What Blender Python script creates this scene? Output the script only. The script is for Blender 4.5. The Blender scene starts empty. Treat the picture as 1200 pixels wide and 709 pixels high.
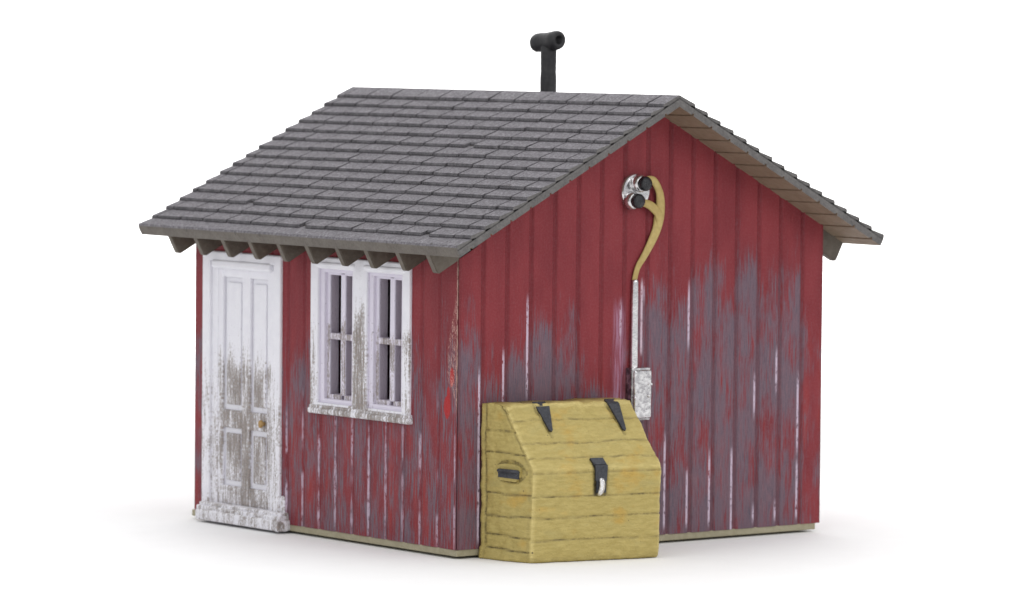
import bpy, bmesh, math, random
from mathutils import Vector, Matrix, noise as mnoise

S = bpy.context.scene
COL = S.collection
R = math.radians

# ------------------------------------------------------------------ camera
cam_d = bpy.data.cameras.new("camera")
cam = bpy.data.objects.new("camera", cam_d)
COL.objects.link(cam)
S.camera = cam
yaw, pitch, roll = 0.66048, 0.05821, 0.00931
fwd = Vector((math.sin(yaw) * math.cos(pitch), math.cos(yaw) * math.cos(pitch), -math.sin(pitch)))
r0 = Vector((math.cos(yaw), -math.sin(yaw), 0))
u0 = r0.cross(fwd)
rt = math.cos(roll) * r0 + math.sin(roll) * u0
up = -math.sin(roll) * r0 + math.cos(roll) * u0
M = Matrix((rt, up, -fwd)).transposed().to_4x4()
M.translation = Vector((-17.3652, -22.89185, 3.27164))
cam.matrix_world = M
cam_d.sensor_width = 36
cam_d.lens = 36 * 5468.757 / 1200
cam_d.clip_start = 0.5
cam_d.clip_end = 400
cam_d.dof.use_dof = True
cam_d.dof.focus_distance = 28.3
cam_d.dof.aperture_fstop = 1.7

# ------------------------------------------------------------------ light
w = bpy.data.worlds.new("World")
S.world = w
w.use_nodes = True
bg = w.node_tree.nodes["Background"]
bg.inputs[0].default_value = (0.97, 0.98, 1.0, 1)
bg.inputs[1].default_value = 0.90
_t = w.node_tree
_tc = _t.nodes.new('ShaderNodeTexCoord')
_sx = _t.nodes.new('ShaderNodeSeparateXYZ')
_mr = _t.nodes.new('ShaderNodeMapRange')
_mr.interpolation_type = 'SMOOTHSTEP'
_mr.inputs['From Min'].default_value, _mr.inputs['From Max'].default_value = 0.02, 0.55
_mx = _t.nodes.new('ShaderNodeMix')
_mx.data_type = 'RGBA'
_mx.inputs[6].default_value = (0.66, 0.66, 0.68, 1)
_mx.inputs[7].default_value = (0.97, 0.98, 1.0, 1)
_t.links.new(_tc.outputs['Generated'], _sx.inputs[0])
_t.links.new(_sx.outputs[2], _mr.inputs['Value'])
_t.links.new(_mr.outputs[0], _mx.inputs['Factor'])
_t.links.new(_mx.outputs[2], bg.inputs[0])

def area(name, loc, target, size, power, color=(1, 1, 1)):
    l = bpy.data.lights.new(name, 'AREA')
    l.shape = 'RECTANGLE'
    l.size, l.size_y = size
    l.energy = power
    l.color = color
    o = bpy.data.objects.new(name, l)
    COL.objects.link(o)
    o.location = loc
    o.rotation_euler = (Vector(target) - Vector(loc)).to_track_quat('-Z', 'Y').to_euler()
    return o

area("softbox_overhead", (2.5, 2.5, 13.0), (1.5, 1.0, 0), (16, 14), 1000)
area("softbox_front", (2.0, -15.0, 9.0), (1.5, 0.5, 1.0), (10, 7), 620)
area("softbox_left", (-14.0, -4.0, 8.0), (1.0, 1.5, 1.0), (8, 6), 260)
area("backdrop_light", (11.0, 13.0, 13.0), (17.8, 22.6, 5.0), (24, 8), 5200)  # unseen lamp, added to brighten the backdrop to white

S.view_settings.view_transform = 'Standard'
S.view_settings.look = 'None'
S.view_settings.exposure = 0
S.view_settings.gamma = 1
S.render.engine = 'CYCLES'
S.cycles.use_denoising = True
S.cycles.max_bounces = 8

# ------------------------------------------------------------------ node helpers
class NT:
    """tiny shader-maths helper: sockets with operators"""
    def __init__(s, name):
        s.m = bpy.data.materials.new(name)
        s.m.use_nodes = True
        s.t = s.m.node_tree
        s.t.nodes.clear()
        s.out = s.t.nodes.new('ShaderNodeOutputMaterial')
        s.b = s.t.nodes.new('ShaderNodeBsdfPrincipled')
        s.t.links.new(s.b.outputs[0], s.out.inputs[0])
        tc = s.t.nodes.new('ShaderNodeTexCoord')
        sp = s.t.nodes.new('ShaderNodeSeparateXYZ')
        s.t.links.new(tc.outputs['Object'], sp.inputs[0])
        s.co = K(s, tc.outputs['Object'])
        s.x, s.y, s.z = [K(s, sp.outputs[i]) for i in range(3)]
    def put(s, inp, v):
        if isinstance(v, K):
            s.t.links.new(v.s, inp)
        else:
            inp.default_value = v
    def math(s, op, *a, clamp=False):
        n = s.t.nodes.new('ShaderNodeMath')
        n.operation = op
        n.use_clamp = clamp
        for i, v in enumerate(a):
            s.put(n.inputs[i], v)
        return K(s, n.outputs[0])
    def vec(s, x, y, z):
        n = s.t.nodes.new('ShaderNodeCombineXYZ')
        for i, v in enumerate((x, y, z)):
            s.put(n.inputs[i], v)
        return K(s, n.outputs[0])
    def noise(s, v, scale=1.0, detail=3.0, rough=0.55, dist=0.0):
        n = s.t.nodes.new('ShaderNodeTexNoise')
        s.put(n.inputs['Vector'], v)
        n.inputs['Scale'].default_value = scale
        n.inputs['Detail'].default_value = detail
        n.inputs['Roughness'].default_value = rough
        n.inputs['Distortion'].default_value = dist
        return K(s, n.outputs['Fac'])
    def cnoise(s, v, scale=1.0, detail=3.0, rough=0.6, lo=.33, hi=.67):
        return s.sstep(lo, hi, s.noise(v, scale, detail, rough))
    def white(s, v):
        n = s.t.nodes.new('ShaderNodeTexWhiteNoise')
        n.noise_dimensions = '1D'
        s.put(n.inputs['W'], v)
        return K(s, n.outputs['Value'])
    def sstep(s, a, b, v):
        n = s.t.nodes.new('ShaderNodeMapRange')
        n.interpolation_type = 'SMOOTHSTEP'
        s.put(n.inputs['Value'], v)
        s.put(n.inputs['From Min'], a)
        s.put(n.inputs['From Max'], b)
        return K(s, n.outputs[0])
    def mix(s, f, a, b, mode='MIX'):
        n = s.t.nodes.new('ShaderNodeMix')
        n.data_type = 'RGBA'
        n.blend_type = mode
        s.put(n.inputs['Factor'], f)
        for i, v in ((6, a), (7, b)):
            s.put(n.inputs[i], v if isinstance(v, K) else (*v, 1))
        return K(s, n.outputs[2])
    def attr(s, name):
        n = s.t.nodes.new('ShaderNodeAttribute')
        n.attribute_name = name
        return K(s, n.outputs['Fac'])
    def bump(s, h, strength, dist):
        n = s.t.nodes.new('ShaderNodeBump')
        n.inputs['Strength'].default_value = strength
        n.inputs['Distance'].default_value = dist
        s.put(n.inputs['Height'], h)
        s.t.links.new(n.outputs[0], s.b.inputs['Normal'])
    def done(s, col, rough=0.6, metal=0.0, spec=0.5):
        s.put(s.b.inputs['Base Color'], col if isinstance(col, K) else (*col, 1))
        s.put(s.b.inputs['Roughness'], rough)
        s.put(s.b.inputs['Metallic'], metal)
        s.b.inputs['Specular IOR Level'].default_value = spec
        return s.m

class K:
    def __init__(k, n, s): k.n, k.s = n, s
    def __add__(k, o): return k.n.math('ADD', k, o)
    def __radd__(k, o): return k.n.math('ADD', o, k)
    def __sub__(k, o): return k.n.math('SUBTRACT', k, o)
    def __rsub__(k, o): return k.n.math('SUBTRACT', o, k)
    def __mul__(k, o): return k.n.math('MULTIPLY', k, o)
    def __rmul__(k, o): return k.n.math('MULTIPLY', o, k)
    def __truediv__(k, o): return k.n.math('DIVIDE', k, o)
    def floor(k): return k.n.math('FLOOR', k)
    def abs(k): return k.n.math('ABSOLUTE', k)
    def min(k, o): return k.n.math('MINIMUM', k, o)
    def max(k, o): return k.n.math('MAXIMUM', k, o)
    def sat(k): return k.n.math('ADD', k, 0.0, clamp=True)

# ------------------------------------------------------------------ dimensions (metres)
W, L = 3.0, 2.89774
H, HP = 2.00916, 2.80321
T = 0.07824
OE, ON, OF = 0.25406, 0.31058, 0.31036
ZF = 0.058
SL = (HP - H) / (W / 2)
AN = math.atan(SL)
CA, SA = math.cos(AN), math.sin(AN)
NB = 16
SPX, SPY = W / NB, L / NB
CX, CY = W / 2, L / 2

# ------------------------------------------------------------------ materials
def wall_paint(name, axis, sp, seed, side):
    n = NT(name)
    u, z = (n.y if side else n.x), n.z
    k = (u / sp).floor()
    rb = n.white(k + seed)
    rb2 = n.white(k + seed + 31.7)
    wob = n.noise(n.vec(u * 4, seed + 90, z * 3.0), 1, 2) - .5
    us = u + wob * (.03 if side else .05)
    streak = n.noise(n.vec(us * 78.0, seed, z * 3.6), 1, 4, .65)
    fine = n.cnoise(n.vec(us * 170.0, seed + 3, z * 9.0), 1, 3, .65)
    patch = n.noise(n.vec(u * 6.5, seed + 8, z * 2.4), 1, 3, .55)
    tone = n.cnoise(n.vec(u * 5, seed + 11, z * 1.6), 1, 2)
    grain = n.cnoise(n.co, 75, 3, .65)
    red = n.mix(tone, (.168, .0195, .0260), (.218, .0290, .0355))
    red = n.mix(fine * .30, red, (.235, .038, .045))
    bright = n.sstep(.50, .68, n.noise(n.vec(u * 11, seed + 20, z * 1.1), 1, 2)) * n.sstep(1.5, .7, z)
    red = n.mix(bright * .75, red, (.27, .031, .030))
    # bare, weathered board under the worn paint
    if side:
        zc = 1.20 + (rb - .5) * .35
        t = ((zc - z) * .9).min(.07) + (streak - .5) * 1.6 + (patch - .5) * 1.0 + (fine - .5) * .22
        mask = n.sstep(-.06, .30, t) * .78
    else:
        zc = 1.30 + .36 * n.sstep(1.35, 1.5, u) + (rb - .5) * .38
        gap = n.sstep(.92, 1.05, u) * n.sstep(1.42, 1.33, u) * n.sstep(.9, 1.1, z)
        t = ((zc - z) * 1.3).min(.185) + (streak - .5) * 1.35 + (patch - .5) * 1.3 + (fine - .5) * .20 - gap * .45
        edge = n.sstep(2.78, 2.9, u)
        t = t - edge * .35
        mask = n.sstep(-.14, .26, t) * (.88 - fine * .28)
    grey = n.mix(fine, (.082, .085, .114), (.148, .147, .182))
    grey = n.mix(n.sstep(.55, .8, n.noise(n.vec(u * 9, seed + 40, z * 2), 1, 2)) * .6, grey, (.115, .135, .175))
    col = n.mix(mask, red, grey)
    # grooves keep the darker paint
    fu = u - k * sp
    d = (fu - .006).abs().min((fu - sp - .006).abs())
    col = n.mix(n.sstep(.026, .010, d) * (.25 if side else .38), col, (.105, .013, .018))
    # dry-brushed pale arris left of every groove
    dl = (u + .020) if not side else (u - .024)
    k2 = ((dl / sp) + .5).floor()
    da = (dl - k2 * sp).abs()
    r1, r2 = n.white(k2 + seed + 5.5), n.white(k2 + seed + 77.1)
    br = n.noise(n.vec(u * 60, seed + 60, z * 22), 1, 3, .7)
    if side:
        hi = n.sstep(1.25, .8, z + r1 * .3) * n.sstep(-.2, .1, z - r2 * .12)
        seg = n.sstep(.40, .52, n.noise(n.vec(k2 * 7.3, seed, z * 3.2), 1, 2))
        wdt = n.noise(n.vec(k2 * 3.1, seed + 2, z * 6), 1, 2) * .026 - .002
        am = n.sstep(0, .008, wdt - da) * hi * seg * n.sstep(.30, .55, br) * (.35 + r1 * .6).sat()
    else:
        ztop = .55 + r1 * 1.25
        zlen = .25 + r2 * .55
        hi = n.sstep(0, .12, ztop - z) * n.sstep(0, .15, z - (ztop - zlen)) * n.sstep(1.72, 1.55, z)
        zt2 = .12 + r2 * .6
        hi = hi.max(n.sstep(0, .1, zt2 - z) * n.sstep(.07, .14, z))
        hi = hi * n.sstep(2.92, 2.88, u)
        am = n.sstep(.012, .006, da + (br - .5) * .012) * hi * n.sstep(.36, .50, br)
    col = n.mix(am * .9, col, (.56, .46, .56))
    if not side:
        # mauve overspray round the conduit
        mv = n.sstep(.07, .02, (u - 1.285).abs()) * n.sstep(1.62, 1.45, z) * n.sstep(.7, 1.0, z) * n.sstep(.35, .6, streak)
        col = n.mix(mv * .7, col, (.40, .22, .32))
        ln = n.sstep(.011, .005, (u - 1.463 + (br - .5) * .01).abs()) * n.sstep(1.72, 1.66, z) * n.sstep(1.2, 1.26, z) * n.sstep(.3, .5, br)
        col = n.mix(ln, col, (.55, .42, .48))
    else:
        # scratches and a touch-up of bright red at the corner
        wig = n.noise(n.vec(u * 50, z * 20 - u * 75, seed + 4), 1, 3, .6)
        zone = n.sstep(.02, .0, u - .010 - .085 * n.sstep(1.70, 1.25, z) * n.sstep(.95, 1.15, z)) * n.sstep(.86, .98, z) * n.sstep(1.86, 1.76, z)
        scr = n.sstep(.020, .006, (wig - .5).abs()) * zone
        ragged = (n.noise(n.vec(u * 40, 5, z * 22), 1, 3, .7) - .5) * .9
        def dab(cy, cz, ry, rz):
            a, b = (u - cy) / ry, (z - cz) / rz
            return n.sstep(1.1, .8, a * a + b * b + ragged)
        rd = dab(.060, 1.13, .022, .060).max(dab(.105, .94, .034, .075)).max(dab(.095, 1.02, .016, .05))
        col = n.mix(rd, col, (.36, .020, .022))
        col = n.mix(scr * .85, col, (.70, .45, .38))
        ed = n.sstep(.016, .008, u) * n.sstep(.35, .55, n.noise(n.vec(u * 30, 3, z * 16), 1, 3, .7)) * n.sstep(.85, 1.1, z)
        col = n.mix(ed * .7, col, (.58, .40, .33))
    col = n.mix((grain - .35).sat() * .07, col, (.42, .26, .29))
    n.bump(fine * .6 + streak * .5 + grain * .35, .20, .012)
    return n.done(col, .62 - grain * .12, 0, .22)

def white_paint(name, ztop, zbot, amount, seed, inner=False):
    n = NT(name)
    y, z = n.y, n.z
    fine = n.cnoise(n.vec(y * 105 + n.x * 80, seed, z * 50), 1, 3, .7)
    str_ = n.noise(n.vec(y * 60, n.x * 40 + seed, z * 5), 1, 3, .6)
    big = n.noise(n.vec(y * 9, n.x * 20 + seed + 7, z * 3.5), 1, 3, .6)
    fade = n.sstep(ztop, zbot, z)
    side_fall = ((y - 2.34) * (y - 2.34)) * (2.2 if name == 'worn_white_door' else 0.0)
    t = (fade * 1.6).sat() * amount + (fine - .5) * .52 + (str_ - .5) * 1.7 + (big - .5) * 1.3 - .72 - side_fall - n.sstep(.030, .038, n.x) * .8
    if name == 'worn_white_window':
        mid = (y - 1.008).abs()
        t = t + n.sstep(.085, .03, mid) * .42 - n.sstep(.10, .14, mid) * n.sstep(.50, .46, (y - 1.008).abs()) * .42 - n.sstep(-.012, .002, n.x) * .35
    m = n.sstep(-.20, .42, t)
    base = n.mix(n.noise(n.co, 14, 3), (.76, .75, .81), (.86, .855, .89))
    wood = n.mix(fine, (.085, .064, .050), (.29, .235, .195))
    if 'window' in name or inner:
        base = n.mix(n.sstep(-.012, .004, n.x) * .5, base, (.64, .57, .71))  # lavender shading of the recesses, painted into the base colour by depth
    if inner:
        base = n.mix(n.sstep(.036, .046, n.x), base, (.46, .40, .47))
    col = n.mix(m * .88, base, wood)
    sp = n.sstep(.70, .76, n.noise(n.vec(y * 70, n.x * 50 + seed + 30, z * 40), 1, 2)) * n.sstep(ztop + .5, zbot, z)
    col = n.mix(sp * .7, col, (.12, .10, .09))
    n.bump(fine * .6 + n.noise(n.co, 60, 3) * .6 - m * .12, .40, .012)
    return n.done(col, .55, 0, .4)

def shingle_top():
    n = NT("shingle_grey")
    sp = n.cnoise(n.co, 62, 3, .75)
    md = n.cnoise(n.co, 20, 3, .6)
    lg = n.noise(n.co, 4, 2)
    c = n.mix(sp, (.095, .089, .098), (.300, .283, .305))
    c = n.mix(md * .40, c, (.115, .108, .120))
    c = n.mix(lg * .35, c, (.165, .155, .160))
    st = n.sstep(.73, .77, n.noise(n.co, 11, 2)) * .8
    c = n.mix(st, c, (.07, .06, .055))
    n.bump(sp, .55, .012)
    return n.done(c, .8, 0, .25)

def plastic(name, a, b, scale=40, rough=.6, bump=.25, spec=.4, metal=0.0):
    n = NT(name)
    f = n.cnoise(n.co, scale, 4, .65)
    g = n.cnoise(n.co, scale / 7, 3)
    n.bump(f + g, bump, .01)
    return n.done(n.mix((f * .55 + g * .45).sat(), a, b), rough, metal, spec)

MAT = {}
MAT['gable'] = wall_paint("red_gable_paint", 0, SPX, 3.0, False)
MAT['side'] = wall_paint("red_side_paint", 1, SPY, 17.0, True)
MAT['door'] = white_paint("worn_white_door", 1.42, .72, 1.06, 2.0)
MAT['doorframe'] = white_paint("worn_white_frame", 1.45, .40, .70, 9.0)
MAT['sill'] = white_paint("worn_white_sill", .30, .0, .74, 15.0)
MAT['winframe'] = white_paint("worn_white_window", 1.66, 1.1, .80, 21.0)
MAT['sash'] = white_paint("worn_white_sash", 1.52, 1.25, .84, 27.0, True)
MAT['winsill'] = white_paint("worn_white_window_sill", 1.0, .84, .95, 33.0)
MAT['shingle'] = shingle_top()
MAT['butt'] = plastic("shingle_dark", (.050, .047, .051), (.165, .157, .166), 90, .8, .4, .25)
MAT['edge'] = plastic("roof_edge_brown_grey", (.100, .087, .074), (.155, .137, .118), 60, .65)
MAT['rake'] = plastic("roof_rake_grey", (.085, .080, .078), (.150, .142, .136), 70, .7)
MAT['soffit'] = plastic("roof_underside_tan", (.185, .135, .090), (.245, .185, .130), 20, .6)
MAT['tail'] = plastic("rafter_brown", (.086, .070, .054), (.135, .113, .089), 30, .55)
MAT['tan'] = plastic("bare_tan_plastic", (.285, .255, .165), (.370, .335, .230), 24, .55)
MAT['pipe'] = plastic("soot_black", (.010, .010, .012), (.028, .027, .028), 40, .5, .10)
MAT['cable'] = plastic("mustard_cable", (.36, .26, .085), (.48, .37, .135), 30, .45)
MAT['black'] = plastic("glossy_black", (.008, .008, .010), (.022, .022, .025), 50, .22)
MAT['iron'] = plastic("dark_iron_paint", (.018, .020, .026), (.055, .058, .068), 60, .5)
MAT['brass'] = plastic("brass_paint", (.30, .18, .06), (.46, .29, .11), 60, .4)
MAT['silver'] = plastic("silver_paint", (.58, .57, .58), (.90, .89, .89), 70, .24, .45, .5, .95)
def meter_silver():
    n = NT("silver_painted_dark_side")
    f = n.cnoise(n.co, 26, 3, .6)
    c = n.mix(f, (.46, .45, .46), (.78, .77, .77))
    d = n.sstep(1.350, 1.338, n.x).max(n.sstep(.828, .816, n.z) * .8)  # dark reflections painted into the left side and lower edge
    c = n.mix(d * n.sstep(.2, .6, n.noise(n.co, 30, 3)) * .85, c, (.10, .085, .085))
    n.bump(f, .14, .008)
    return n.done(c, .22, .95, .5)
MAT['meter'] = meter_silver()
MAT['bright'] = plastic("bright_silver", (.60, .59, .60), (.86, .85, .85), 14, .18, .10, .5, .95)
MAT['dark'] = plastic("dark_floor", (.012, .011, .011), (.03, .028, .026), 20, .9)

def chest_mat():
    n = NT("mustard_chest_paint")
    f = n.cnoise(n.vec(n.x * 14, n.y * 14, n.z * 60), 1, 4, .65)
    g = n.noise(n.vec(n.x * 4, n.y * 4, n.z * 12), 1, 3, .6)
    bs = n.noise(n.vec(n.x * 30, n.y * 30, n.z * 130), 1, 3, .6)
    c = n.mix(f, (.395, .310, .097), (.465, .370, .126))
    c = n.mix(n.sstep(.52, .75, g) * .55, c, (.40, .335, .125))
    c = n.mix(n.sstep(.54, .74, n.noise(n.vec(n.x * 4.5, n.y * 4.5, n.z * 7 + 9), 1, 3)) * .55, c, (.50, .29, .040))
    c = n.mix(n.sstep(.55, .8, bs) * .14, c, (.22, .17, .06))
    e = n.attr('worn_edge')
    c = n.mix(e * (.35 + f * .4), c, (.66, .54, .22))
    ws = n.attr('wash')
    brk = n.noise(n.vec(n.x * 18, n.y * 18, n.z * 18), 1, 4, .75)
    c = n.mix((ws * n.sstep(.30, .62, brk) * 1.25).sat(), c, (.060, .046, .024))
    pit = n.sstep(.735, .76, n.noise(n.co, 38, 2)) * .8
    c = n.mix(pit, c, (.05, .04, .02))
    n.bump(f * .5 + bs * .4 + n.cnoise(n.co, 40, 3) * .4, .4, .012)
    return n.done(c, .52, 0, .35)
MAT['chest'] = chest_mat()

def ground_mat():
    n = NT("white_paper")
    f = n.noise(n.co, 3.5, 4, .6)
    g = n.noise(n.vec(n.x * 40, n.y * 14, 0), 1, 3, .6)
    c = n.mix(f, (.818, .814, .808), (.858, .854, .849))
    c = n.mix(n.sstep(.74, .80, g) * .10, c, (.62, .61, .60))
    n.bump(f + g, .12, .02)
    return n.done(c, .85, 0, .2)
MAT['ground'] = ground_mat()

# ------------------------------------------------------------------ mesh helpers
def obj(name, bm, mats, parent=None, loc=None, smooth=False):
    me = bpy.data.meshes.new(name)
    bmesh.ops.recalc_face_normals(bm, faces=bm.faces)
    bm.to_mesh(me)
    bm.free()
    for m in (mats if isinstance(mats, (list, tuple)) else [mats]):
        me.materials.append(m)
    if smooth:
        for p in me.polygons:
            p.use_smooth = True
    o = bpy.data.objects.new(name, me)
    COL.objects.link(o)
    if parent:
        o.parent = parent
        if loc:
            o.location = loc
    return o

def thing(name, label, cat, loc, group=None):
    o = bpy.data.objects.new(name, None)
    COL.objects.link(o)
    o.location = loc
    o.empty_display_size = .2
    o['label'], o['category'] = label, cat
    if group:
        o['group'] = group
    return o

def add_box(bm, x0, x1, y0, y1, z0, z1, bev=0.0, seg=2, mi=0):
    g = bmesh.ops.create_cube(bm, size=1)
    vs = g['verts']
    for v in vs:
        v.co = Vector(((x0 + x1) / 2 + v.co.x * (x1 - x0), (y0 + y1) / 2 + v.co.y * (y1 - y0), (z0 + z1) / 2 + v.co.z * (z1 - z0)))
    fs = list({f for v in vs for f in v.link_faces})
    for f in fs:
        f.material_index = mi
    if bev:
        es = list({e for v in vs for e in v.link_edges})
        bmesh.ops.bevel(bm, geom=es, offset=bev, segments=seg, profile=.5, affect='EDGES', clamp_overlap=True)
    return vs

def add_prism(bm, poly, a, b, fn, mi=0, cap=0):
    """extrude polygon [(p,q)...] from a to b; fn(p,q,t)->xyz"""
    A = [bm.verts.new(fn(p, q, a)) for p, q in poly]
    B = [bm.verts.new(fn(p, q, b)) for p, q in poly]
    k = len(poly)
    for i in range(k):
        f = bm.faces.new((A[i], A[(i + 1) % k], B[(i + 1) % k], B[i]))
        f.material_index = mi
    for f in (bm.faces.new(A), bm.faces.new(B[::-1])):
        f.material_index = cap

def add_tube(bm, pts, rad, seg=16, flat=1.0, caps=True):
    pts = [Vector(p) for p in pts]
    rings = []
    for i, p in enumerate(pts):
        d = (pts[min(i + 1, len(pts) - 1)] - pts[max(i - 1, 0)]).normalized()
        a = d.cross(Vector((0, 1, 0)))
        if a.length < .05:
            a = d.cross(Vector((1, 0, 0)))
        a.normalize()
        b = d.cross(a).normalized()
        rings.append([bm.verts.new(p + rad[i] * (math.cos(t) * a + flat * math.sin(t) * b)) for t in [2 * math.pi * j / seg for j in range(seg)]])
    for r1, r2 in zip(rings, rings[1:]):
        for j in range(seg):
            bm.faces.new((r1[j], r1[(j + 1) % seg], r2[(j + 1) % seg], r2[j]))
    if caps:
        bm.faces.new(rings[0])
        bm.faces.new(rings[-1][::-1])
    return rings

def smooth_path(pts, rad, n=6):
    P, Q = [], []
    for i in range(len(pts) - 1):
        p0, p1, p2, p3 = [Vector(pts[max(0, min(len(pts) - 1, j))]) for j in (i - 1, i, i + 1, i + 2)]
        for s in range(n):
            t = s / n
            P.append(.5 * ((2 * p1) + (p2 - p0) * t + (2 * p0 - 5 * p1 + 4 * p2 - p3) * t * t + (3 * p1 - p0 - 3 * p2 + p3) * t ** 3))
            Q.append(rad[i] * (1 - t) + rad[i + 1] * t)
    P.append(Vector(pts[-1]))
    Q.append(rad[-1])
    return P, Q

# ------------------------------------------------------------------ ground: one white sheet that curves up behind
def build_ground():
    bm = bmesh.new()
    d = Vector((math.sin(yaw), math.cos(yaw), 0))
    e = Vector((math.cos(yaw), -math.sin(yaw), 0))
    prof = [(-70, 0), (-12, 0), (-4, 0), (4, 0), (16, 0)]
    for i in range(1, 13):
        a = math.pi / 2 * i / 12
        prof.append((16 + 9 * math.sin(a), 9 - 9 * math.cos(a)))
    prof.append((25, 40))
    c = Vector((1.5, 1.5, 0))
    rows = [[bm.verts.new(c + d * s + e * t + Vector((0, 0, h))) for t in (-60, -8, 8, 60)] for s, h in prof]
    for a, b in zip(rows, rows[1:]):
        for j in range(3):
            bm.faces.new((a[j], a[j + 1], b[j + 1], b[j]))
    o = obj('ground', bm, MAT['ground'], smooth=True)
    o['kind'] = 'structure'
    o['label'] = 'seamless white paper surface under and behind the shed'
build_ground()

# ------------------------------------------------------------------ shed
shed = thing('shed', 'weathered red board shed with grey shingled gable roof, white door and double window', 'shed', (CX, CY, 0))
OFF = (-CX, -CY, 0)
def part(name, bm, mats, parent=None, smooth=False):
    if parent is None or parent is shed:
        return obj(name, bm, mats, shed, OFF, smooth)
    return obj(name, bm, mats, parent, None, smooth)

def wall_profile(u0, u1, sp, sign, gd):
    """board faces with shallow grooves between: list of (u, depth)"""
    pts = [(u0, 0.0)]
    k = 1
    while k < NB:
        c = k * sp
        for du, dp in ((-.012, 0), (-.004, .6 * gd), (.004, gd), (.014, gd), (.020, .6 * gd), (.028, 0)):
            q = c + sign * du
            pts.append((q, dp))
        k += 1
    pts.append((u1, 0.0))
    pts.sort()
    out = []
    for a, b in zip(pts, pts[1:]):
        out.append(a)
    out.append(pts[-1])
    return out

def wall_piece(bm, prof, z0, ztop, place, th=.06):
    for (a, da), (b, db) in zip(prof, prof[1:]):
        if b - a < 1e-6:
            continue
        q = []
        for (u, dd) in ((a, da), (b, db)):
            za = z0
            zb = ztop(u)
            q.append([place(u, dd, za), place(u, dd, zb), place(u, th, zb), place(u, th, za)])
        A = [bm.verts.new(v) for v in q[0]]
        B = [bm.verts.new(v) for v in q[1]]
        for i in range(4):
            bm.faces.new((A[i], A[(i + 1) % 4], B[(i + 1) % 4], B[i]))
    bmesh.ops.remove_doubles(bm, verts=bm.verts, dist=1e-5)
    # end caps
    for e_u in (prof[0], prof[-1]):
        pass

def crop(prof, a, b):
    def val(u):
        for (p, dp), (q, dq) in zip(prof, prof[1:]):
            if p <= u <= q and q > p:
                return dp + (dq - dp) * (u - p) / (q - p)
        return 0
    return [(a, val(a))] + [p for p in prof if a < p[0] < b] + [(b, val(b))]

soff = lambda x: H + SL * (x if x <= W / 2 else W - x)
# gables
gp = wall_profile(.003, W - .003, SPX, 1, .009)
gp2 = sorted(gp + [(W / 2, .0066 + .0044 * .5)]) if not any(abs(p[0] - W / 2) < 1e-6 for p in gp) else gp
def gable(place, z0):
    bm = bmesh.new()
    wall_piece(bm, gp2, z0, lambda u: soff(u) + .015, place)
    return part('wall', bm, MAT['gable'])
g1 = gable(lambda u, d, z: Vector((u, d, z)), ZF)
g1['label'] = 'red gable wall with broad grey worn patches low down'
g2 = gable(lambda u, d, z: Vector((W - u, L - d, z)), ZF)
# side walls; the window side has an opening
sp_ = wall_profile(.003, L - .003, SPY, 1, .006)
WY0, WY1, WZ0, WZ1 = .545, 1.48, .86, 1.76
bm = bmesh.new()
pl = lambda u, d, z: Vector((d, u, z))
topz = lambda u: H + .015
wall_piece(bm, crop(sp_, .003, WY0), ZF, topz, pl)
DY0, DY1, DZ1 = 1.967, 2.702, 1.76
wall_piece(bm, crop(sp_, WY1, DY0), ZF, topz, pl)
wall_piece(bm, crop(sp_, DY0, DY1), DZ1, topz, pl)
wall_piece(bm, crop(sp_, DY1, L - .003), ZF, topz, pl)
wall_piece(bm, crop(sp_, WY0, WY1), ZF, lambda u: WZ0, pl)
wall_piece(bm, crop(sp_, WY0, WY1), WZ1, topz, pl)
s1 = part('wall', bm, MAT['side'])
s1['label'] = 'red side wall with thin grey streaks and scratched corner'
bm = bmesh.new()
wall_piece(bm, sp_, ZF, topz, lambda u, d, z: Vector((W - d, u, z)))
part('wall', bm, MAT['side'])

# foundation: tan plinth on a slightly recessed foot, with the dark floor inside
bm = bmesh.new()
add_box(bm, .004, W - .035, .004, L + .035, .016, ZF + .002, .006, 2)
add_box(bm, .10, W - .16, .10, L - .10, .0, .022)
part('foundation', bm, MAT['tan'])
bm = bmesh.new()
add_box(bm, .065, W - .065, .065, L - .065, ZF + .004, ZF + .02)
part('floor', bm, MAT['dark'])

# ------------------------------------------------------------------ roof
t0 = .048                               # slab; shingle butts bring it to T
YN, YF = -ON, L + OF
def slope_pt(q, n, y, mirror=False):
    """q up the slope from the eave cut, n above the soffit plane"""
    x = -OE * CA + q * CA - n * SA
    z = H - OE * SA + q * SA + n * CA
    return Vector((W - x if mirror else x, y, z))
QB = (W / 2 + OE * CA) / CA              # soffit length to the ridge line
QT = lambda n: QB + n * math.tan(AN)
bm = bmesh.new()
gro = [(.10 + i * .173) for i in range(11)]
low = []
for g in gro:
    if g < QB - .03:
        low += [(g - .010, 0), (g - .006, .014), (g + .004, .014), (g + .010, 0)]
left = [(0.0, 0.0)] + low
lp = left + [(QB, 0)]
def slab(mir):
    ends = []
    for y in (YN, YF):
        lo = [bm.verts.new(slope_pt(q, n, y, mir)) for q, n in lp]
        hi = [bm.verts.new(slope_pt(q if i < len(lp) - 1 else QT(t0), t0, y, mir)) for i, (q, n) in enumerate(lp)]
        ends.append((lo, hi))
    (la, ha), (lb, hb) = ends
    for i in range(len(lp) - 1):
        bm.faces.new((la[i], la[i + 1], lb[i + 1], lb[i])).material_index = 0
        bm.faces.new((ha[i], ha[i + 1], hb[i + 1], hb[i])).material_index = 1
        bm.faces.new((la[i], la[i + 1], ha[i + 1], ha[i])).material_index = 2
        bm.faces.new((lb[i], lb[i + 1], hb[i + 1], hb[i])).material_index = 2
    bm.faces.new((la[0], lb[0], hb[0], ha[0])).material_index = 1
slab(False)
slab(True)
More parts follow.
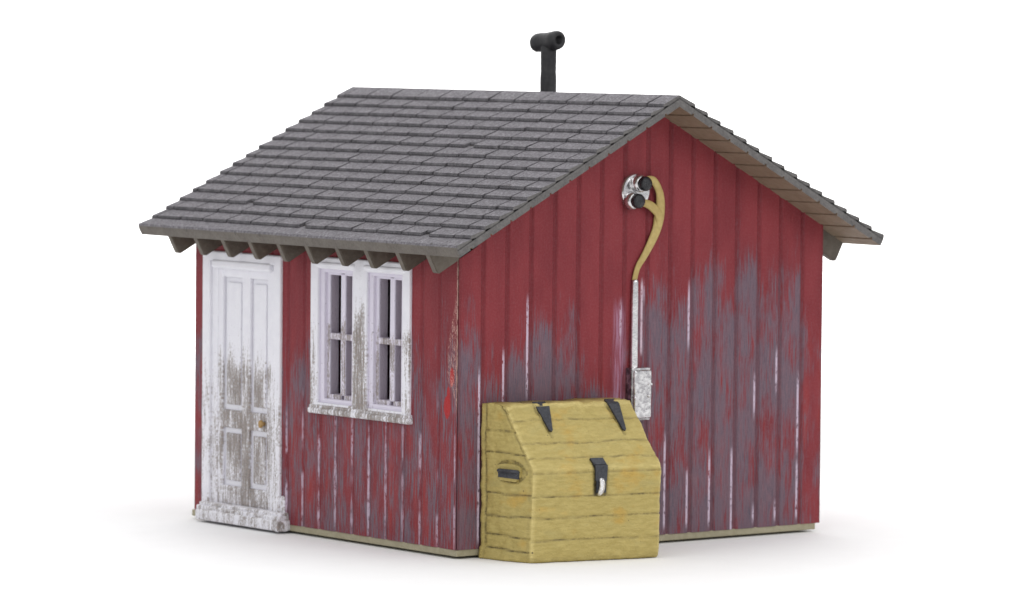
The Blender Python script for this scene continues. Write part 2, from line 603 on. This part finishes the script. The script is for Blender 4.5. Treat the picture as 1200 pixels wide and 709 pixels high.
bmesh.ops.remove_doubles(bm, verts=bm.verts, dist=1e-5)
roof = part('roof', bm, [MAT['soffit'], MAT['edge'], MAT['rake']])

rng = random.Random(5)
def shingles(mirror):
    bm = bmesh.new()
    CO = .1225
    NC = 16
    wv = .272
    for c in range(NC):
        q0 = c * CO
        last = c == NC - 1
        off = (wv / 2 if c % 2 else 0) - .03
        y = YN - off - wv * .0
        ys = [YN]
        yy = YN + wv - off - rng.uniform(-.01, .01) if off > 0 else YN + wv * .62
        while yy < YF - .05:
            ys.append(yy)
            yy += wv + rng.uniform(-.014, .014)
        ys.append(YF)
        for i in range(len(ys) - 1):
            a, b = ys[i], ys[i + 1]
            ea, eb = i == 0, i == len(ys) - 2
            ga = 0 if ea else .0055
            gb = 0 if eb else .0055
            if c == 0: ga, gb = ga * .2, gb * .2
            a += ga
            b -= gb
            dq = rng.uniform(-.0025, .0025) if c else 0.0
            hb = .029 + rng.uniform(-.0025, .002) if c else T - t0
            he = .003
            q1 = q0 + CO + .035
            chip = (not ea and not eb and c > 0 and rng.random() < .014)
            na, nb = (t0 - .004), t0
            def V(q, n, y):
                return bm.verts.new(slope_pt(q, n, y, mirror))
            if last:
                lo, hi = QT(na), QT(t0 + .016)
                he = .016
            else:
                lo = hi = q1
            qa = q0 + dq
            jag = rng.uniform(-.003, .003)
            qb_ = qa + jag
            if chip:
                cw = rng.uniform(.05, .10)
                sidec = rng.random() < .5
                # tile in two strips, one with a broken lower edge
                spans = [(a, a + cw, .045), (a + cw, b, 0)] if sidec else [(a, b - cw, 0), (b - cw, b, .045)]
            else:
                spans = [(a, b, 0)]
            for (sa, sb, cut) in spans:
                wa = 0 if (ea and sa == a) else .0035 * (c > 0)
                wb = 0 if (eb and sb == b) else .0035 * (c > 0)
                A0, B0 = V(qa + cut, na, sa + wa), V(qb_ + cut, na, sb - wb)
                hh = hb - (hb - he) * cut / (CO + .035)
                A4, B4 = V(qa + cut + .002, nb + hh * .58, sa + wa), V(qb_ + cut + .002, nb + hh * .58, sb - wb)
                A1, B1 = V(qa + cut + .013, nb + hh * .95, sa + wa), V(qb_ + cut + .013, nb + hh * .95, sb - wb)
                A2, B2 = V(hi, nb + he, sa), V(hi, nb + he, sb)
                A3, B3 = V(lo, na, sa), V(lo, na, sb)
                fb = bm.faces.new((A0, B0, B4, A4)); fb.material_index = 1 if c else 2
                fb = bm.faces.new((A4, B4, B1, A1)); fb.material_index = 1 if c else 0
                ft = bm.faces.new((A1, B1, B2, A2)); ft.material_index = 0
                bm.faces.new((A2, B2, B3, A3)).material_index = 1
                bm.faces.new((A3, B3, B0, A0)).material_index = 1
                fl = bm.faces.new((A0, A4, A1, A2, A3)); fl.material_index = 3 if ea else 1
                fr = bm.faces.new((B3, B2, B1, B4, B0)); fr.material_index = 3 if eb else 1
    return part('shingles', bm, [MAT['shingle'], MAT['butt'], MAT['edge'], MAT['rake']], roof)
shingles(False)
shingles(True)

# rafter tails under both eaves
tail_y = [.049, .365, .698, 1.009, 1.339, 1.652, 1.973, 2.283, 2.599, 2.902]
def tail(yc, mirror):
    bm = bmesh.new()
    D = .138
    poly = [(.003, .012), (.003, -D + .020), (.007, -D + .008), (.018, -D), (OE + .10, -D), (OE + .10, .012)]
    def fn(q, n, y): return slope_pt(q, n, y, mirror)
    add_prism(bm, poly, yc - .049, yc + .003, fn)
    bmesh.ops.bevel(bm, geom=[e for e in bm.edges if abs((e.verts[0].co - e.verts[1].co).normalized().y) < .1], offset=.006, segments=2, affect='EDGES', clamp_overlap=True)
    return part('rafter_tail', bm, MAT['tail'], roof)
for mir in (False, True):
    for yy in tail_y:
        tail(yy + (.05 if mir else 0), mir)

# stovepipe with a T cap, standing on the far slope
def lathe_y(bm, x, y, z, prof, seg=28, tilt=0.0):
    """revolve (dy, r) about an axis along y"""
    rings = []
    for dy, r in prof:
        rings.append([bm.verts.new((x + r * math.cos(a), y + dy, z + r * math.sin(a) + dy * tilt)) for a in [2 * math.pi * j / seg for j in range(seg)]])
    for p, q in zip(rings, rings[1:]):
        for j in range(seg):
            bm.faces.new((p[j], p[(j + 1) % seg], q[(j + 1) % seg], q[j]))
    bm.faces.new(rings[0])
    bm.faces.new(rings[-1][::-1])
bm = bmesh.new()
add_tube(bm, [(1.8, 1.408, 2.66), (1.8, 1.408, 2.8), (1.8, 1.408, 2.96), (1.8, 1.408, 3.0), (1.8, 1.408, 3.13), (1.8, 1.408, 3.2)], [.060, .054, .055, .052, .054, .054], 28)
pipe = part('stovepipe', bm, MAT['pipe'], smooth=True)
bm = bmesh.new()
lathe_y(bm, 1.8, 1.30, 3.212, [(.05, .012), (.05, .026), (.0, .029), (-.004, .034), (-.004, .052), (.004, .060), (.02, .065), (.055, .065), (.062, .062), (.16, .061), (.175, .064), (.225, .064), (.240, .058), (.248, .045), (.25, .01)], 32, -.085)
cap = part('pipe_cap', bm, MAT['pipe'], pipe, smooth=True)

# ------------------------------------------------------------------ door
def sink(bm):
    bmesh.ops.translate(bm, verts=bm.verts, vec=(.030, .042, 0))
bm = bmesh.new()
for (y0, y1) in ((1.845, 1.925), (2.66, 2.745)):
    add_box(bm, -.052, .02, y0, y1, .09, 1.80, .012, 3)
for (y0, y1) in ((1.918, 1.985), (2.600, 2.668)):
    add_box(bm, -.026, .02, y0, y1, .10, 1.73, .010, 3)
add_box(bm, -.050, .02, 1.915, 2.67, 1.735, 1.80, .012, 3)
add_box(bm, -.062, .02, 1.955, 2.63, 1.688, 1.745, .018, 4)
add_box(bm, -.044, .02, 1.800, 1.852, .085, .24, .020, 3)
sink(bm)
part('door_frame', bm, MAT['doorframe'])
bm = bmesh.new()
add_box(bm, -.100, .02, 1.790, 2.745, .016, .088, .014, 3)
add_box(bm, -.080, .02, 1.800, 2.760, .080, .112, .009, 2)
add_box(bm, -.058, .02, 1.815, 2.756, .105, .132, .008, 2)
add_box(bm, -.108, -.01, 1.780, 1.815, .014, .080, .014, 3)
part('door_sill', bm, MAT['sill'])

def panel_door():
    bm = bmesh.new()
    y0, y1, z0, z1 = 1.975, 2.612, .128, 1.70
    pan = [(2.04, 2.238, .755, 1.632), (2.330, 2.552, .755, 1.632), (2.04, 2.238, .252, .635), (2.330, 2.552, .252, .635)]
    add_box(bm, .012, .03, y0 - .03, y1 + .03, z0 - .03, z1 + .04)
    # rails and stiles, proud of the backing
    for b in ((y0, 2.04), (2.238, 2.330), (2.552, y1)):
        add_box(bm, -.016, .015, b[0], b[1], z0, z1, .010, 3)
    for zz in ((z0, .252), (.635, .755), (1.632, z1)):
        for b in ((2.034, 2.244), (2.324, 2.558)):
            add_box(bm, -.0145, .015, b[0], b[1], zz[0], zz[1], .010, 3)
    # moulding and raised field of each panel
    for (a, b, c, d) in pan:
        add_box(bm, -.004, .014, a + .030, b - .030, c + .034, d - .034, .012, 3)
    sink(bm)
    return part('door', bm, MAT['door'])
door = panel_door()
door['label'] = 'white four panel door worn to bare wood below the middle'
bm = bmesh.new()
add_tube(bm, [(-.012, 2.062, .690), (-.030, 2.062, .690), (-.038, 2.062, .690), (-.054, 2.062, .690), (-.060, 2.062, .690)], [.010, .011, .019, .019, .010], 20)
for v in bm.verts:
    v.co.z = .690 + (v.co.z - .690) * 1.35
sink(bm)
part('door_handle', bm, MAT['brass'], door, smooth=True)

# ------------------------------------------------------------------ windows: a pair of deep casements without glass
def window(dy, label):
    bm = bmesh.new()
    yo0, yo1 = .967 + dy, 1.506 + dy
    yi0, yi1 = 1.045 + dy, 1.425 + dy
    zt, zb = 1.815, .850
    add_box(bm, -.052, .02, yo0, yi0, zb, zt, .010, 3)
    add_box(bm, -.052, .02, yi1, yo1, zb, zt, .010, 3)
    add_box(bm, -.050, .02, yi0 - .008, yi1 + .008, 1.738, zt, .012, 3)
    add_box(bm, -.060, .02, yi0 - .03, yi1 + .03, 1.752, 1.783, .012, 3)
    add_box(bm, -.050, .02, yi0 - .008, yi1 + .008, zb, .878, .008, 2)
    # stepped inner frame
    add_box(bm, -.026, .02, yi0 - .004, yi0 + .040, .870, 1.745, .007, 2)
    add_box(bm, -.026, .02, yi1 - .040, yi1 + .004, .870, 1.745, .007, 2)
    add_box(bm, -.0245, .02, yi0 + .03, yi1 - .03, 1.715, 1.745, .007, 2)
    add_box(bm, -.0245, .02, yi0 + .03, yi1 - .03, .870, .905, .007, 2)
    sink(bm)
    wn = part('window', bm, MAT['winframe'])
    wn['label'] = label
    bm = bmesh.new()
    a, b = yi0 + .034, yi1 - .034
    p = [(1.103 + dy, 1.191 + dy), (1.241 + dy, 1.358 + dy)]
    dpt = .074
    add_box(bm, 0, dpt, a, p[0][0], .880, 1.740, .005, 2)
    add_box(bm, 0, dpt, p[0][1], p[1][0], .93, 1.71, .006, 2)
    add_box(bm, 0, dpt, p[1][1], b, .880, 1.740, .005, 2)
    for (z0, z1) in ((.882, .934), (1.287, 1.327), (1.700, 1.738)):
        for (q0, q1) in ((p[0][0] - .006, p[0][1] + .006), (p[1][0] - .006, p[1][1] + .006)):
            add_box(bm, -.003, dpt - .003, q0, q1, z0, z1, .006, 2)
    sink(bm)
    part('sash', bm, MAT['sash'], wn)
window(0.0, 'casement window nearer the door')
window(-.530, 'casement window nearer the corner')
bm = bmesh.new()
add_box(bm, -.070, .02, .416, 1.510, .806, .846, .012, 3)
add_box(bm, -.060, .02, .425, 1.505, .838, .864, .010, 3)
sink(bm)
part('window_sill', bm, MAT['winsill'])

# ------------------------------------------------------------------ electrical service on the gable wall
EC = Vector((1.41, 0, .8))
srv = thing('electric_service', 'silver electric meter box with conduit, mustard cable and round insulator plate on the gable wall', 'electric meter', EC)
EOFF = tuple(-EC)
def epart(name, bm, mats, parent=None, smooth=False):
    if parent is None:
        return obj(name, bm, mats, srv, EOFF, smooth)
    return obj(name, bm, mats, parent, None, smooth)
bm = bmesh.new()
lathe_y(bm, 1.388, 0, 2.263, [(.006, .112), (-.018, .112), (-.028, .106), (-.031, .09), (-.031, .02)], 40)
epart('mounting_plate', bm, MAT['bright'], smooth=False)
for (x, z) in ((1.402, 2.312), (1.346, 2.203)):
    bm = bmesh.new()
    lathe_y(bm, x, 0, z, [(-.074, .030), (-.078, .040), (-.084, .047), (-.106, .047), (-.118, .041), (-.124, .024), (-.126, .006)], 28)
    ins = epart('insulator', bm, MAT['black'], smooth=True)
    bm = bmesh.new()
    lathe_y(bm, x, 0, z, [(-.024, .060), (-.048, .058), (-.066, .052), (-.076, .042)], 28)
    epart('insulator_base', bm, MAT['bright'], ins, smooth=True)
bm = bmesh.new()
pts = [(1.45, 2.335), (1.518, 2.327), (1.572, 2.255), (1.588, 2.173), (1.584, 2.087), (1.563, 2.011), (1.520, 1.931), (1.468, 1.852), (1.414, 1.777), (1.388, 1.695)]
rad = [.022, .026, .028, .036, .040, .034, .030, .025, .021, .020]
P_, Q_ = smooth_path([(x, -.050 + .034 * min(1, i / 4), z) for i, (x, z) in enumerate(pts)], rad)
add_tube(bm, P_, Q_, 18, .42)
pts = [(1.38, 2.192), (1.447, 2.186), (1.515, 2.158), (1.572, 2.105), (1.580, 2.02)]
P_, Q_ = smooth_path([(x, -.055 + .008 * i, z) for i, (x, z) in enumerate(pts)], [.022, .025, .030, .030, .020])
add_tube(bm, P_, Q_, 18, .42)
epart('cable', bm, MAT['cable'], smooth=True)
bm = bmesh.new()
P_, Q_ = smooth_path([(1.390, -.022, 1.70), (1.388, -.022, 1.55), (1.386, -.024, 1.35), (1.384, -.026, 1.13)], [.021, .024, .024, .026])
add_tube(bm, P_, Q_, 16, .9)
epart('conduit', bm, MAT['bright'], smooth=True)
bm = bmesh.new()
add_box(bm, 1.336, 1.492, -.062, .004, .806, 1.142, .008, 2)
add_box(bm, 1.347, 1.488, -.082, -.055, .822, 1.128, .012, 3)
box = epart('meter_box', bm, MAT['meter'])
for (x, z, r) in ((1.462, .962, .012), (1.352, .955, .012)):
    bm = bmesh.new()
    lathe_y(bm, x, 0, z, [(-.076, r), (-.090, r), (-.095, r * .6)], 14)
    epart('screw', bm, MAT['silver'], box)
bm = bmesh.new()
add_box(bm, 1.455, 1.488, -.090, -.078, 1.030, 1.044, .002, 1)
epart('latch', bm, MAT['silver'], box)

# ------------------------------------------------------------------ mustard chest against the gable
BL, FL, FR, BR = (Vector(v) for v in ((.180, -.012, 0), (.256, -.430, 0), (1.118, -.616, 0), (1.135, -.045, 0)))
CC = (BL + FL + FR + BR) / 4
chest = thing('tool_chest', 'mustard yellow plank chest with slanted lid and black iron hinges', 'chest', CC)
COFF = tuple(-CC)
PROF = [(0.985, .004), (1.0, .018), (1.005, .14), (1.015, .30), (1.03, .48), (1.035, .562), (1.015, .592), (.487, .945), (.455, .962), (.41, .966)]
def prof_at(s):
    i = min(int(s), len(PROF) - 2)
    t = s - i
    return (PROF[i][0] * (1 - t) + PROF[i + 1][0] * t, PROF[i][1] * (1 - t) + PROF[i + 1][1] * t)
def chest_pt(u, d, z):
    """u 0..1 left to right, d 0..1 back to front"""
    a = BL + (FL - BL) * d
    b = BR + (FR - BR) * d
    p = a + (b - a) * u
    return Vector((p.x, p.y, z))
GF = [.137, .277, .408]                  # plank joints of the front
GL = [.645, .735, .868]                  # and of the lid
GS = [.070, .153, .280, .413, .667, .805]  # and of the side
def build_chest():
    bm = bmesh.new()
    lw = bm.verts.layers.float.new('wash')
    le = bm.verts.layers.float.new('worn_edge')
    # rows by arc length
    rows = []
    for i in range(len(PROF) - 1):
        (d0, z0), (d1, z1) = PROF[i], PROF[i + 1]
        ln = math.hypot((d1 - d0) * .43, z1 - z0)
        m = max(1, int(ln / .009))
        for j in range(m):
            t = j / m
            rows.append((d0 + (d1 - d0) * t, z0 + (z1 - z0) * t))
    rows.append(PROF[-1])
    NU, NS = 84, 34
    sideL = (BL - FL).cross(Vector((0, 0, 1))).normalized()
    if sideL.x > 0: sideL = -sideL
    sideR = -sideL
    fr = (FR - FL).normalized()
    nf = Vector((fr.y, -fr.x, 0))
    def groove(z, gs, w=.009):
        return max([max(0, 1 - abs(z - g) / w) for g in gs] + [0])
    def nz(p, s): return mnoise.noise(p * s)
    ring_rows = []
    for ri, (d, z) in enumerate(rows):
        lid = z > .60
        ring = []
        nfr = nf if not lid else (nf * .76 + Vector((0, 0, .65))).normalized()
        zt = z
        # left side, back to front
        def add(p, n, g, e, amp=.0095):
            if z > .90:
                p = p + Vector((0, 0, (nz(p, 11) * .012 + nz(p, 31) * .008) * min(1, (z - .90) / .05)))
            q = p + n * (nz(p, 6) * amp + nz(p, 19) * amp * .75 + nz(p, 48) * amp * .38 - g * .014)
            v = bm.verts.new(q)
            v[lw], v[le] = g, e
            ring.append(v)
        for j in range(NS):
            s = j / NS
            p = chest_pt(0, d * s, z)
            bow = .018 * math.sin(math.pi * s) * max(0, 1 - z / .10)
            p += sideL * bow
            p += sideL * (.016 * max(0, 1 - s * 1.6) * min(1, max(0, (.085 - z) / .015)))
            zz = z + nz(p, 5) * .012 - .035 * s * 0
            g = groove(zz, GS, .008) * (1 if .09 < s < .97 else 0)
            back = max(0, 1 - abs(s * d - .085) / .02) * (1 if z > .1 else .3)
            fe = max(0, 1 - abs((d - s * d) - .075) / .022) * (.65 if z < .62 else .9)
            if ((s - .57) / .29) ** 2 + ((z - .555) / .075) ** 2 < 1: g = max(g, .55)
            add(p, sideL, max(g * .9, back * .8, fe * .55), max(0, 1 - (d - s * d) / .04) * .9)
        # front / lid
        for j in range(NU + 1):
            u = j / NU
            uu = u
            p = chest_pt(uu, d, z)
            rr = .016
            eu = min(u, 1 - u) * .87
            cz = max(0, 1 - eu / rr)
            p -= nfr * (cz * cz * rr * .6)
            zz = z + nz(p, 5) * .009 + nz(p, 20) * .003
            g = groove(zz, GF if z < .58 else GL, .0075)
            if .55 < z < .60:
                g = max(g, max(0, 1 - abs(z - .556) / .008) * .8)
            if z < .03: g = max(g, .2)
            e = max(0, 1 - eu / .02) + max(0, 1 - abs(z - .582) / .02) * .6 + max(0, 1 - abs(z - .955) / .02)
            g *= .55 + .4 * mnoise.noise(p * 9)
            if lid:
                for (ha, hb_) in ((.215, .250), (.795, .825)):
                    tt = (z - .945) / (.79 - .945)
                    if -.1 < tt < 1.15:
                        g = max(g, .75 * max(0, 1 - abs(u - (ha + (hb_ - ha) * tt)) / .014))
            if .40 < z < .60:
                g = max(g, .8 * max(0, min(1, (.062 - abs(u - .520)) / .02)))
            add(p, nfr, g, min(1, e))
        for j in range(1, NS + 1):
            s = 1 - j / NS
            p = chest_pt(1, d * s, z)
            g = groove(z, GS, .008) * (1 if .09 < s < .97 else 0)
            add(p, sideR, g * .8, max(0, 1 - (d - s * d) / .05))
        # back (plain)
        for j in range(1, 8):
            p = chest_pt(1 - j / 8, 0, z)
            add(p, -nf, 0, 0, .0)
        ring_rows.append(ring)
    for a, b in zip(ring_rows, ring_rows[1:]):
        k = len(a)
        for i in range(k):
            bm.faces.new((a[i], a[(i + 1) % k], b[(i + 1) % k], b[i]))
    bm.faces.new(ring_rows[0][::-1])
    # top: strip of quads between front row and the back edge, slightly uneven
    top = ring_rows[-1]
    f = bm.faces.new(top)
    bmesh.ops.triangulate(bm, faces=[f])
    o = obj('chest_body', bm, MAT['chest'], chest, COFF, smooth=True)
    return o
build_chest()

def lid_frame():
    """point on the lid slope: u along, v 0 at the front edge of the lid, 1 at its top"""
    a, b = (1.015, .592), (.487, .945)
    def f(u, v, h):
        d = a[0] + (b[0] - a[0]) * v
        z = a[1] + (b[1] - a[1]) * v
        p = chest_pt(u, d, z)
        e1 = chest_pt(u, b[0], b[1]) - chest_pt(u, a[0], a[1])
        e2 = chest_pt(1, d, z) - chest_pt(0, d, z)
        n = e2.cross(e1).normalized()
        if n.z < 0: n = -n
        return p + n * h
    return f
lidf = lid_frame()
def plate(bm, quad, h0, h1, f):
    lo = [bm.verts.new(f(u, v, h0)) for u, v in quad]
    hi = [bm.verts.new(f(u, v, h1)) for u, v in quad]
    k = len(quad)
    bm.faces.new(hi)
    bm.faces.new(lo[::-1])
    for i in range(k):
        bm.faces.new((lo[i], lo[(i + 1) % k], hi[(i + 1) % k], hi[i]))
def hinge(u0, u1, tip, v):
    bm = bmesh.new()
    plate(bm, [(u0, 1.0), (tip - .012, v), (tip + .002, v - .02), (tip + .012, v), (u1, 1.0)], -.004, .010, lidf)
    # leaf bent back over the flat top
    def topf(u, v, h): return chest_pt(u, .487 * v, .9665 - .021 * max(0, (v - .84) / .16) + h)
    plate(bm, [(u0, 1.0), (u1, 1.0), (u1, .84), (u1, .80), (u0 + .012, .80), (u0 + .006, .84)], -.006, .009, topf)
    o = obj('hinge', bm, MAT['iron'], chest, COFF)
    return o
hinge(.228, .333, .262, .60)
hinge(.806, .893, .838, .57)

fr_ = (FR - FL)
nfv = Vector((fr_.y, -fr_.x, 0)).normalized()
def frontf(u, z, h):
    d = 1.0 + .035 * min(1, max(0, (z - .03) / .53))
    return chest_pt(u, d, z) + nfv * h
bm = bmesh.new()
plate(bm, [(.472, .004), (.568, .004), (.562, .115), (.462, .115)], -.004, .012, lidf)
plate(bm, [(.472, .565), (.568, .565), (.568, .598), (.472, .598)], -.006, .010, frontf)
plate(bm, [(.476, .500), (.562, .500), (.565, .575), (.474, .575)], -.004, .012, frontf)
plate(bm, [(.486, .425), (.560, .425), (.560, .51), (.486, .51)], -.004, .0085, frontf)
hasp = obj('hasp', bm, MAT['iron'], chest, COFF)
bm = bmesh.new()
pp = [frontf(.520, .508, .006), frontf(.521, .498, .018), frontf(.521, .475, .024), frontf(.518, .448, .023), frontf(.512, .425, .016), frontf(.510, .415, .004)]
P_, Q_ = smooth_path(pp, [.018, .019, .020, .020, .019, .016])
add_tube(bm, P_, Q_, 14, .7)
obj('staple', bm, MAT['silver'], hasp, None, smooth=True)
# side handle: dark bar in a rounded boss
sdl = (FL - BL).normalized()
nsl = Vector((sdl.y, -sdl.x, 0))
if nsl.x > 0: nsl = -nsl
def sidef(d, z, h): return chest_pt(0, d, z) + nsl * h
bm = bmesh.new()
poly = []
for i in range(20):
    a = math.pi * i / 19
    poly.append((.555 + .235 * math.cos(a), .575 + .030 * math.sin(a)))
poly += [(.33, .535), (.40, .500), (.70, .495), (.78, .53)]
plate(bm, poly, -.006, .013, sidef)
boss = obj('handle_plate', bm, MAT['chest'], chest, COFF)
bm = bmesh.new()
plate(bm, [(.37, .518), (.770, .514), (.780, .562), (.76, .570), (.38, .568), (.365, .555)], .010, .018, sidef)
P_, Q_ = smooth_path([sidef(.38, .556, .012), sidef(.42, .562, .028), (sidef(.72, .562, .028)), sidef(.76, .556, .012)], [.010, .011, .011, .010], 5)
add_tube(bm, P_, Q_, 10)
obj('handle', bm, MAT['iron'], boss)
